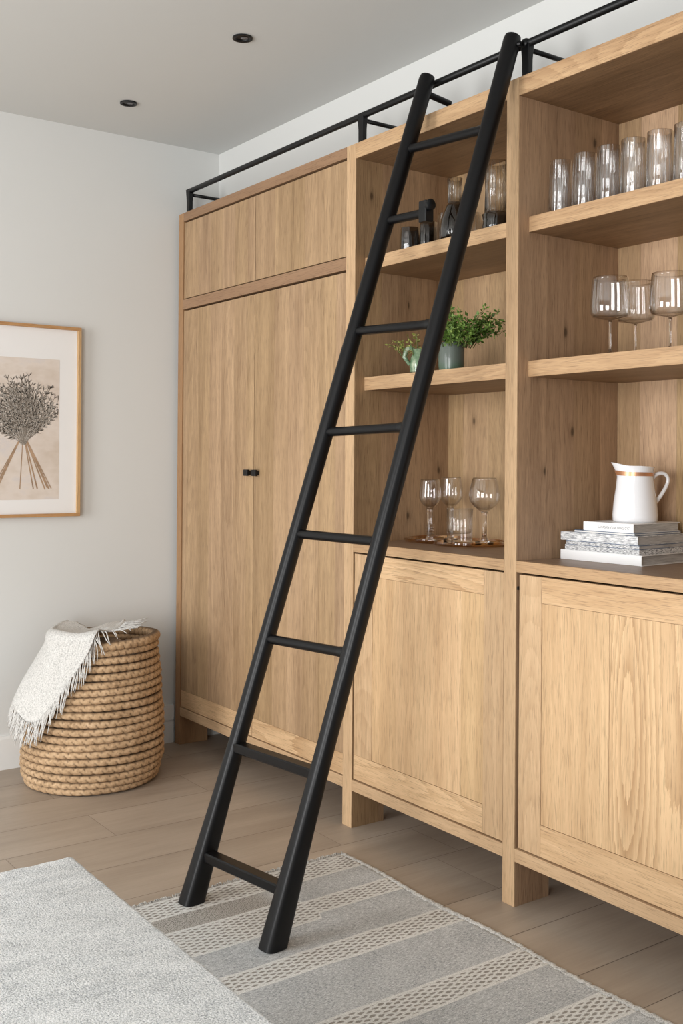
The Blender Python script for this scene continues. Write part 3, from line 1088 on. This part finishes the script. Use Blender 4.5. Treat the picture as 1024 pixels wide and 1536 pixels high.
# wine glasses, right unit
def wine(name, label, loc, H, stem, rmax, rrim, zmax, foot, mat, group, sr=.0032, th=.0012, flat=False):
    o = thing(name, label, 'wine glass', loc, group=group)
    zb = stem
    bowl = []
    N = 14
    out = [(0, zb - .001), (sr * 1.3, zb)]
    for k in range(1, N + 1):
        f = k / N
        if f * (H - zb) <= (zmax - zb):
            g = f * (H - zb) / (zmax - zb)
            e = .30 if flat else .5
            rr = rmax * (1 - (1 - g) ** (1 / e * 1.0)) ** e if flat else rmax * math.sin(g * PI / 2) ** .62
        else:
            g = (f * (H - zb) - (zmax - zb)) / (H - zmax)
            rr = rmax + (rrim - rmax) * (g ** 1.6)
        out.append((max(rr, sr * 1.3), zb + f * (H - zb)))
    inn = [(r - th, z) for r, z in out[2:]][::-1]
    inn = [(max(.001, r), z + (.0 if i < N - 3 else .0015)) for i, (r, z) in enumerate(inn)]
    inn.append((0, inn[-1][1] + .0005))
    b = lathe(out + inn, 56, closed=False)
    link('bowl', b, mat, o, smooth=True)
    b = lathe([(0, 0), (foot * .9, 0), (foot, .0012), (foot * .95, .0022), (foot * .35, .005), (sr * 1.6, .009), (sr, .018), (sr, zb * .6), (sr * 1.05, zb - .008), (sr * 1.4, zb - .0012), (0, zb - .0012)], 40, closed=False)
    link('stem', b, M['solid'], o, smooth=True)
    return o
WG = 'large wine glasses on the right middle shelf'
args = (.212, .094, .054, .0485, .128, .036, M['glass'], WG)
wine('wine_glass', 'large clear wine glass on middle right shelf, leftmost and nearest', (2.413, .092, Z2), *args, flat=True)
wine('wine_glass', 'large clear wine glass on middle right shelf, behind the leftmost one', (2.408, .205, Z2), *args, flat=True)
wine('wine_glass', 'large clear wine glass on middle right shelf, at the photo edge', (2.555, .165, Z2), *args, flat=True)

# tray with glasses, middle unit
bm = bmesh.new()
def tray_r(a):
    L = (Vector((1.480, .285)), .122)
    R = (Vector((1.640, .285)), .128)
    c = Vector((1.57, .285))
    d = Vector((math.cos(a), math.sin(a)))
    best = .05
    for cc_, r in (L, R):
        oc = c - cc_
        b = oc.dot(d)
        q = b * b - (oc.length_squared - r * r)
        if q > 0:
            best = max(best, -b + math.sqrt(q))
    return c + d * (best + .003 * math.sin(9 * a)), d
rings = [[] for _ in range(6)]
NT_ = 120
for i in range(NT_):
    a = 2 * PI * i / NT_
    p, d = tray_r(a)
    for k, (ins, z) in enumerate(((.008, 0), (0, .007), (.001, .014), (.005, .014), (.007, .008), (.016, .006))):
        q = p - d * ins
        rings[k].append(bm.verts.new((q.x - 1.57, q.y - .285, z)))
for A, B in zip(rings[:-1], rings[1:]):
    for k in range(NT_):
        j = (k + 1) % NT_
        bm.faces.new((A[k], A[j], B[j], B[k]))
bm.faces.new(rings[0][::-1]); bm.faces.new(rings[-1])
bmesh.ops.recalc_face_normals(bm, faces=bm.faces[:])
o = link('serving_tray', bm, M['amber'], None, loc=(1.57, .285, Z1))
autosm(o, 50)
tag(o, 'amber glass tray with wavy rim under the glasses on the worktop', 'tray')
ZT = Z1 + .0065
WG2 = 'wine glasses on the amber tray'
a2 = (.216, .112, .0385, .033, .155, .027, M['glass'], WG2)
wine('wine_glass', 'slim wine glass on amber tray, leftmost, with ringed low stem', (1.498, .228, ZT), *a2, sr=.0085, th=.0014)
wine('wine_glass', 'slim wine glass on amber tray, second from the left', (1.478, .345, ZT), .224, .112, .042, .036, .16, .027, M['glass'], WG2, sr=.0085, th=.0014)
wine('wine_glass', 'round balloon wine glass on amber tray, rightmost', (1.655, .342, ZT), .224, .104, .054, .041, .158, .034, M['glass'], WG2, sr=.0085, th=.0014)
bm = tumbler_bm(.043, .045, .120, flute=0, base=.035, th=.0022)
glass_thing('tumbler', 'clear straight tumbler with thick base on the amber tray', 'glass', (1.655, .228, ZT), bm, M['glass'])
# rings around the leftmost stem
lw = [q for q in COL.objects if q.get('label', '').startswith('slim wine glass on amber tray, leftmost')][0]
bm = bmesh.new()
for k in range(4):
    z = .022 + .010 * k
    lathe([(.0095, z), (.0145, z + .002), (.016, z + .004), (.0145, z + .006), (.0095, z + .008)], 32, bm=bm)
link('stem_rings', bm, M['glass'], lw, smooth=True)

# smoked glassware, top shelf of the middle unit
bm = tumbler_bm(.036, .036, .082, flute=.02, fn=8, base=.016, th=.004)
glass_thing('tumbler', 'short dark smoked tumbler at left of the upper middle shelf', 'glass', (1.530, .105, Z3), bm, M['smoke'])
bm = tumbler_bm(.028, .030, .095, flute=.02, fn=10, base=.012, th=.003)
glass_thing('tumbler', 'narrow dark smoked tumbler behind the ladder clamp on upper shelf', 'glass', (1.590, .135, Z3), bm, M['smoke'])
def carafe(label, loc, body_r, body_h, neck_r, H, m1, m2, group=None):
    o = thing('carafe', label, 'carafe', loc, group=group)
    th = .003
    zs = body_h
    out = [(0, 0), (body_r * .8, 0), (body_r * .95, .004), (body_r, body_h * .35), (body_r * .94, body_h * .6), (neck_r * 1.25, body_h * .95), (neck_r, body_h * 1.06)]
    inn = [(r - th, z + (.010 if z < .02 else 0)) for r, z in out[1:]][::-1]
    inn[-1] = (body_r * .75, .010); inn[-2] = (body_r * .90, .014)
    link('body', lathe(out + inn + [(0, .010)], 60, closed=False), m1, o, smooth=True)
    z0 = body_h * 1.06 + .0006
    link('neck', lathe([(neck_r, z0), (neck_r * .97, (z0 + H) / 2), (neck_r * 1.08, H), (neck_r * 1.08 - .0022, H), (neck_r * .97 - .0022, (z0 + H) / 2), (neck_r - .0022, z0)], 60, flute=.012, fn=14), m2, o, smooth=True)
    return o
carafe('round smoked glass carafe behind the right ladder rail on upper shelf', (1.735, .125, Z3), .050, .125, .024, .212, M['smoke'], M['smoke_lt'])
carafe('tall glass carafe with dark base beside the cabinet divider', (1.935, .120, Z3), .043, .058, .036, .220, M['smoke'], M['smoke_lt'])
TG2 = 'tall tumblers at the back of the upper middle shelf'
bm = tumbler_bm(.034, .033, .150)
p1 = glass_thing('tumbler', 'tall fluted tumbler standing left behind the round smoked carafe', 'glass', (1.545, .255, Z3), bm, M['smoke_lt'], TG2)
o = p1.copy()
COL.objects.link(o)
o.location = (1.605, .320, Z3)
o['label'] = 'tall fluted tumbler farthest back behind the round smoked carafe'

# ------------------------------------------------------------------ plant and green vase
pp = thing('potted_plant', 'small leafy green plant in a grey green pot on the shelf', 'plant', (1.712, .135, Z2))
t = NT('grey green glaze')
co = t.coords()
zz = t.sep(co)['Z']
nz = t.noise(co, 22, 3)
f = t.range(t.math('ADD', zz, t.math('MULTIPLY', t.math('SUBTRACT', nz, .5), .03)), .008, .045)
t.bsdf(t.mix(f, lin(84, 108, 88), lin(102, 112, 104)), .3, Coat_Weight=.25)
M['pot'] = t.m
autosm(link('pot', lathe([(0, 0), (.036, 0), (.040, .003), (.0425, .02), (.0435, .093), (.0425, .096), (.041, .095), (.039, .07), (0, .068)], 56, closed=False), M['pot'], pp))
autosm(link('soil', lathe([(0, .0782), (.0385, .0772), (.0385, .070), (0, .070)], 32, closed=False), plain('dark soil', lin(60, 48, 38), .95, 80, .3), pp))
t = NT('small green leaves')
co = t.coords()
nz = t.noise(co, 75, 2)
t.bsdf(t.ramp(nz, [(.3, lin(60, 92, 36)), (.5, lin(106, 140, 58)), (.72, lin(164, 188, 104))]), .5)
M['leaf'] = t.m
M['stem'] = plain('green stems', lin(92, 112, 56), .6, 40, .15)
rl_ = random.Random(21)
CR = Vector((.582, .813, 0))   # sideways direction seen in the room
CF = Vector((.813, -.582, 0))
def foliage(stems, leaf, loc_list, nlv, lsz, z0):
    for (dirx, dirf, H_, curve) in loc_list:
        pts = []
        base = CR * (dirx * .08) + CF * (dirf * .08) + Vector((0, 0, z0))
        N = 8
        for k in range(N + 1):
            f = k / N
            p = base + CR * (dirx * H_ * (f * .5 + f * f * .5 * curve)) + CF * (dirf * H_ * f * .6) + Vector((0, 0, H_ * (f - .25 * f * f * abs(dirx) * curve)))
            pts.append(p)
        tube(pts, [.0016 - .0008 * k / N for k in range(N + 1)], 5, stems)
        for k in range(nlv):
            f = rl_.uniform(.18, 1)
            i = min(int(f * N), N - 1)
            p = pts[i].lerp(pts[i + 1], f * N - i)
            d = Vector((rl_.gauss(0, 1), rl_.gauss(0, 1), rl_.gauss(.4, .8))).normalized()
            sz = lsz * rl_.uniform(.6, 1.25)
            sd = d.cross(Vector((rl_.gauss(0, 1), rl_.gauss(0, 1), rl_.gauss(0, 1)))).normalized()
            nn = d.cross(sd)
            p = p + d * .004
            q = [p, p + d * sz * .45 + sd * sz * .30 + nn * sz * .06, p + d * sz, p + d * sz * .45 - sd * sz * .30 + nn * sz * .06]
            m_ = p + d * sz * .5
            vv = [leaf.verts.new(w) for w in q]
            mv = leaf.verts.new(m_)
            for a in range(4):
                leaf.faces.new((vv[a], vv[(a + 1) % 4], mv))
st, lf = bmesh.new(), bmesh.new()
sp = [(.55, .1, .13, 1.4), (.7, .2, .115, 1.5), (.8, -.2, .12, 1.3), (.45, .3, .14, 1.2), (.9, 0, .095, 1.7), (.62, -.1, .15, 1.3), (.15, .2, .12, .6), (-.05, .1, .125, .5), (.0, -.3, .13, .5),
      (-.25, .1, .10, .8), (.2, .5, .07, 1), (-.5, .2, .085, 1), (.3, -.2, .11, 1), (-.15, .5, .07, 1), (.5, .5, .06, 1.2), (.05, .0, .10, .3), (-.35, -.2, .10, .8)]
sp = [(a, b, c * 1.05, d) for a, b, c, d in sp] + [(a * .85 + .04, b + .2, c * .8, d) for a, b, c, d in sp]
foliage(st, lf, sp, 46, .0165, .08)
link('stems', st, M['stem'], pp, smooth=True)
link('foliage', lf, M['leaf'], pp)
# green glazed vase, partly behind the ladder
gv = thing('vase', 'glazed pale green vase with dry sprigs, half hidden by the ladder', 'vase', (1.588, .105, Z2))
t = NT('pale green glaze')
co = t.coords()
nz = t.noise(co, 26, 4, .6, .6)
t.bsdf(t.ramp(nz, [(.35, lin(74, 108, 78)), (.5, lin(118, 142, 112)), (.68, lin(186, 194, 168))]), .18, Coat_Weight=.5)
M['gglaze'] = t.m
autosm(link('body', lathe([(0, 0), (.026, 0), (.034, .006), (.037, .03), (.033, .055), (.025, .070), (.028, .078), (.034, .083), (.032, .083), (.023, .070), (.030, .05), (.033, .03), (.028, .010), (0, .009)], 48, closed=False), M['gglaze'], gv))
pts = [Vector((0, 0, .078)) - CR * .020 + CF * .01, Vector((0, 0, .088)) - CR * .034 + CF * .01, Vector((0, 0, .080)) - CR * .050 + CF * .01, Vector((0, 0, .056)) - CR * .054 + CF * .01, Vector((0, 0, .030)) - CR * .036 + CF * .008]
autosm(link('handle', tube(pts, [.007, .0085, .0085, .0075, .006], 12), M['gglaze'], gv), 60)
st, lf = bmesh.new(), bmesh.new()
foliage(st, lf, [(-.6, .1, .062, 1.2), (-.3, .2, .07, 1), (-.8, .1, .05, 1.2), (.2, .1, .07, 1), (-.1, 0, .08, .6), (-.5, -.2, .06, 1)], 26, .013, .06)
link('stems', st, M['stem'], gv, smooth=True)
link('sprigs', lf, plain('yellow green sprigs', lin(150, 152, 78), .6, 60, .25), gv)

# ------------------------------------------------------------------ books and pitcher
def speckle(name, c0, c1, sc, stretch=(1, 1, 6)):
    t = NT(name)
    co = t.coords()
    n1 = t.noise(t.vmath('MULTIPLY', co, stretch), sc, 3, .7)
    t.bsdf(t.ramp(n1, [(.38, c0), (.58, c1)]), .6)
    return t.m
M['pages'] = speckle('page edges', lin(200, 198, 194), lin(236, 235, 232), 60, (.3, .3, 12))
M['pages_grey'] = speckle('grey page edges', lin(150, 148, 146), lin(192, 190, 187), 60, (.3, .3, 12))
M['white_cover'] = plain('white book cover', lin(238, 238, 238), .35)
M['marble'] = speckle('marbled cover', lin(150, 152, 156), lin(232, 232, 232), 70, (.6, .6, 3))
M['speck'] = speckle('speckled magazine stack', lin(84, 86, 90), lin(228, 228, 228), 150, (.6, .6, 4))
M['blue_cover'] = plain('blue grey cover', lin(92, 108, 132), .5, 30, .2)
M['grey_cover'] = plain('grey cover', lin(140, 140, 142), .5, 30, .1)
BX = Vector((2.458, .180))
brot = math.radians(3.0)
def book(name, label, x0, x1, y0, y1, z0, h, cov, pg, spine=None, rz=brot, ct=.0016, over=.003):
    """spine runs along the front (-y) face, page block shows on the right side."""
    o = thing(name, label, 'book', (x1, y0, z0), rz, 'books stacked under the pitcher')
    w, d = x1 - x0, y1 - y0
    bm = box(-w, 0, 0, d, 0, ct)
    box(-w, 0, 0, d, h - ct, h, bm)
    link('cover', bm, cov, o, bevel=.0004)
    link('spine', box(-w, -over * .3, -.0002, .0025, ct, h - ct), spine or cov, o)
    link('pages', box(-w + over, -over, .003, d - over, ct, h - ct), pg, o)
    return o
z = Z1
book('book', 'thick white book, lowest of the stack on the worktop', 2.172, 2.458, .178, .418, z, .029, M['white_cover'], M['pages_grey'], over=.010); z += .029
book('magazine', 'speckled grey magazine lying on the thick white book', 2.186, 2.446, .180, .415, z, .015, M['speck'], M['speck'], over=.001); z += .015
book('magazine', 'blue edged magazine in the middle of the book stack', 2.190, 2.446, .180, .415, z, .012, M['blue_cover'], M['pages_grey'], spine=M['speck'], over=.002); z += .012
book('book', 'marbled grey book second from the top of the stack', 2.168, 2.440, .182, .412, z, .025, M['marble'], M['pages_grey'], over=.003); z += .025
book('magazine', 'thin blue grey magazine beneath the small white book', 2.215, 2.425, .186, .410, z, .007, M['blue_cover'], M['pages'], spine=M['pages'], over=.002); z += .007
bk_top = book('book', 'small white paperback with grey spine lettering, topmost under the pitcher', 2.243, 2.420, .188, .402, z, .026, M['white_cover'], M['pages_grey'], rz=math.radians(2)); z += .026
cu = bpy.data.curves.new('lettering', 'FONT')
cu.body = ".LAVASAN YKNOVING C\u2019C\u2019"
cu.size = .0105
cu.align_x = 'LEFT'
tmp = bpy.data.objects.new('lettering', cu)
COL.objects.link(tmp)
dg = bpy.context.evaluated_depsgraph_get()
me = bpy.data.meshes.new_from_object(tmp.evaluated_get(dg))
bpy.data.objects.remove(tmp)
me.name = 'spine_lettering'
lt = bpy.data.objects.new('spine_lettering', me)
COL.objects.link(lt)
lt.parent = bk_top
wx = max(v.co.x for v in me.vertices)
sx = .112 / wx
for v in me.vertices:
    v.co.x *= sx
lt.rotation_euler = (PI / 2, 0, 0)
lt.location = (-.126, -.0005, .009)
me.materials.clear()
me.materials.append(plain('grey print', lin(132, 130, 132), .7))

PT = Vector((2.334, .300, z))
pt = thing('pitcher', 'white ceramic pitcher with copper neck band on the books', 'pitcher', PT)
HD = Vector((.582, .813, 0))            # handle side
PR = [(.0605, 0), (.0635, .004), (.0645, .02), (.061, .06), (.055, .10), (.0512, .130), (.0505, .139), (.0510, .148), (.0530, .157), (.055, .1625)]
def pitcher_pt(r, a, z):
    # a: angle from handle side
    sp_ = max(0, math.cos(a - PI))
    k = max(0, (z - .128) / .035)
    rr = r + .016 * k * sp_ ** 9
    zz = z + .010 * k * sp_ ** 5 - .003 * k * max(0, math.cos(a))
    d = HD * math.cos(a) + Vector((-HD.y, HD.x, 0)) * math.sin(a)
    return Vector((d.x * rr, d.y * rr, zz))
bm = bmesh.new()
N = 72
rings = []
for r, zz in PR:
    rings.append([bm.verts.new(pitcher_pt(r, 2 * PI * i / N, zz)) for i in range(N)])
for r, zz in [(r - .003, zz) for r, zz in PR[::-1] if zz > .015]:
    rings.append([bm.verts.new(pitcher_pt(r, 2 * PI * i / N, zz)) for i in range(N)])
for A, B in zip(rings[:-1], rings[1:]):
    for i in range(N):
        j = (i + 1) % N
        bm.faces.new((A[i], A[j], B[j], B[i]))
bm.faces.new(rings[0][::-1]); bm.faces.new(rings[-1])
bmesh.ops.recalc_face_normals(bm, faces=bm.faces[:])
autosm(link('body', bm, M['ceramic'], pt), 60)
bm = bmesh.new()
A = [bm.verts.new(pitcher_pt(.0525, 2 * PI * i / N, .1335)) for i in range(N)]
B = [bm.verts.new(pitcher_pt(.0524, 2 * PI * i / N, .1445)) for i in range(N)]
for i in range(N):
    j = (i + 1) % N
    bm.faces.new((A[i], A[j], B[j], B[i]))
b = link('copper_band', bm, M['copper'], pt, smooth=True)
b['label'] = 'copper coloured band around the neck'
pts = []
for (o_, zz) in ((.048, .124), (.060, .137), (.076, .1415), (.089, .137), (.095, .124), (.092, .108), (.083, .090), (.072, .073), (.060, .057)):
    pts.append(HD * o_ + Vector((0, 0, zz)))
def smooth_pts(P, k=4):
    out = []
    for i in range(len(P) - 1):
        a, b_, c_, d = P[max(0, i - 1)], P[i], P[i + 1], P[min(len(P) - 1, i + 2)]
        for s_ in range(k):
            f = s_ / k
            out.append(.5 * ((2 * b_) + (c_ - a) * f + (2 * a - 5 * b_ + 4 * c_ - d) * f * f + (3 * b_ - a - 3 * c_ + d) * f ** 3))
    out.append(P[-1])
    return out
sp = smooth_pts(pts)
autosm(link('handle', tube(sp, [.0062 - .001 * math.sin(PI * i / len(sp)) for i in range(len(sp))], 14), M['ceramic'], pt), 60)

# ------------------------------------------------------------------ light
def area(name, loc, target, sx, sy, power, col):
    l = bpy.data.lights.new(name, 'AREA')
    l.shape = 'RECTANGLE'
    l.size, l.size_y = sx, sy
    l.energy = power
    l.color = col
    o = bpy.data.objects.new(name, l)
    COL.objects.link(o)
    o.location = loc
    o.rotation_euler = (Vector(target) - Vector(loc)).to_track_quat('-Z', 'Y').to_euler()
    return o
area('window_light', (1.6, -4.6, 1.35), (2.1, 0, .8), 1.4, 2.2, 105, (.99, .992, .99))
area('window_light', (4.4, -4.3, 1.25), (2.5, 0, .7), 1.6, 2.2, 110, (.99, .992, .99))
w = bpy.data.worlds.new('room_ambient')
S.world = w
w.use_nodes = True
bg = w.node_tree.nodes['Background']
bg.inputs[0].default_value = (.955, .98, 1.0, 1)
bg.inputs[1].default_value = .50
S.cycles.transparent_max_bounces = 40

# ------------------------------------------------------------------ camera
cd = bpy.data.cameras.new('camera')
cam = bpy.data.objects.new('camera', cd)
COL.objects.link(cam)
yaw, pit, rol, F = .9494176, .0055665, .0071021, 1583.2427
ppx, ppy = 511.795, 682.7586
cy_, sy_, cp_, sp_ = math.cos(yaw), math.sin(yaw), math.cos(pit), math.sin(pit)
fwd = Vector((-sy_ * cp_, cy_ * cp_, sp_))
rgt = Vector((cy_, sy_, 0))
upv = rgt.cross(fwd)
r2 = rgt * math.cos(rol) + upv * math.sin(rol)
u2_ = -rgt * math.sin(rol) + upv * math.cos(rol)
mt = Matrix((r2, u2_, -fwd)).transposed().to_4x4()
mt.translation = Vector((4.3379, -2.188867, 1.283888))
cam.matrix_world = mt
cd.sensor_fit = 'HORIZONTAL'
cd.sensor_width = 36
cd.lens = 36 * F / 1024
cd.shift_x = (512 - ppx) / 1024
cd.shift_y = (ppy - 768) / 1024
cd.clip_start = .02
S.camera = cam

S.view_settings.view_transform = 'Standard'
S.view_settings.look = 'None'
S.view_settings.exposure = 0.10
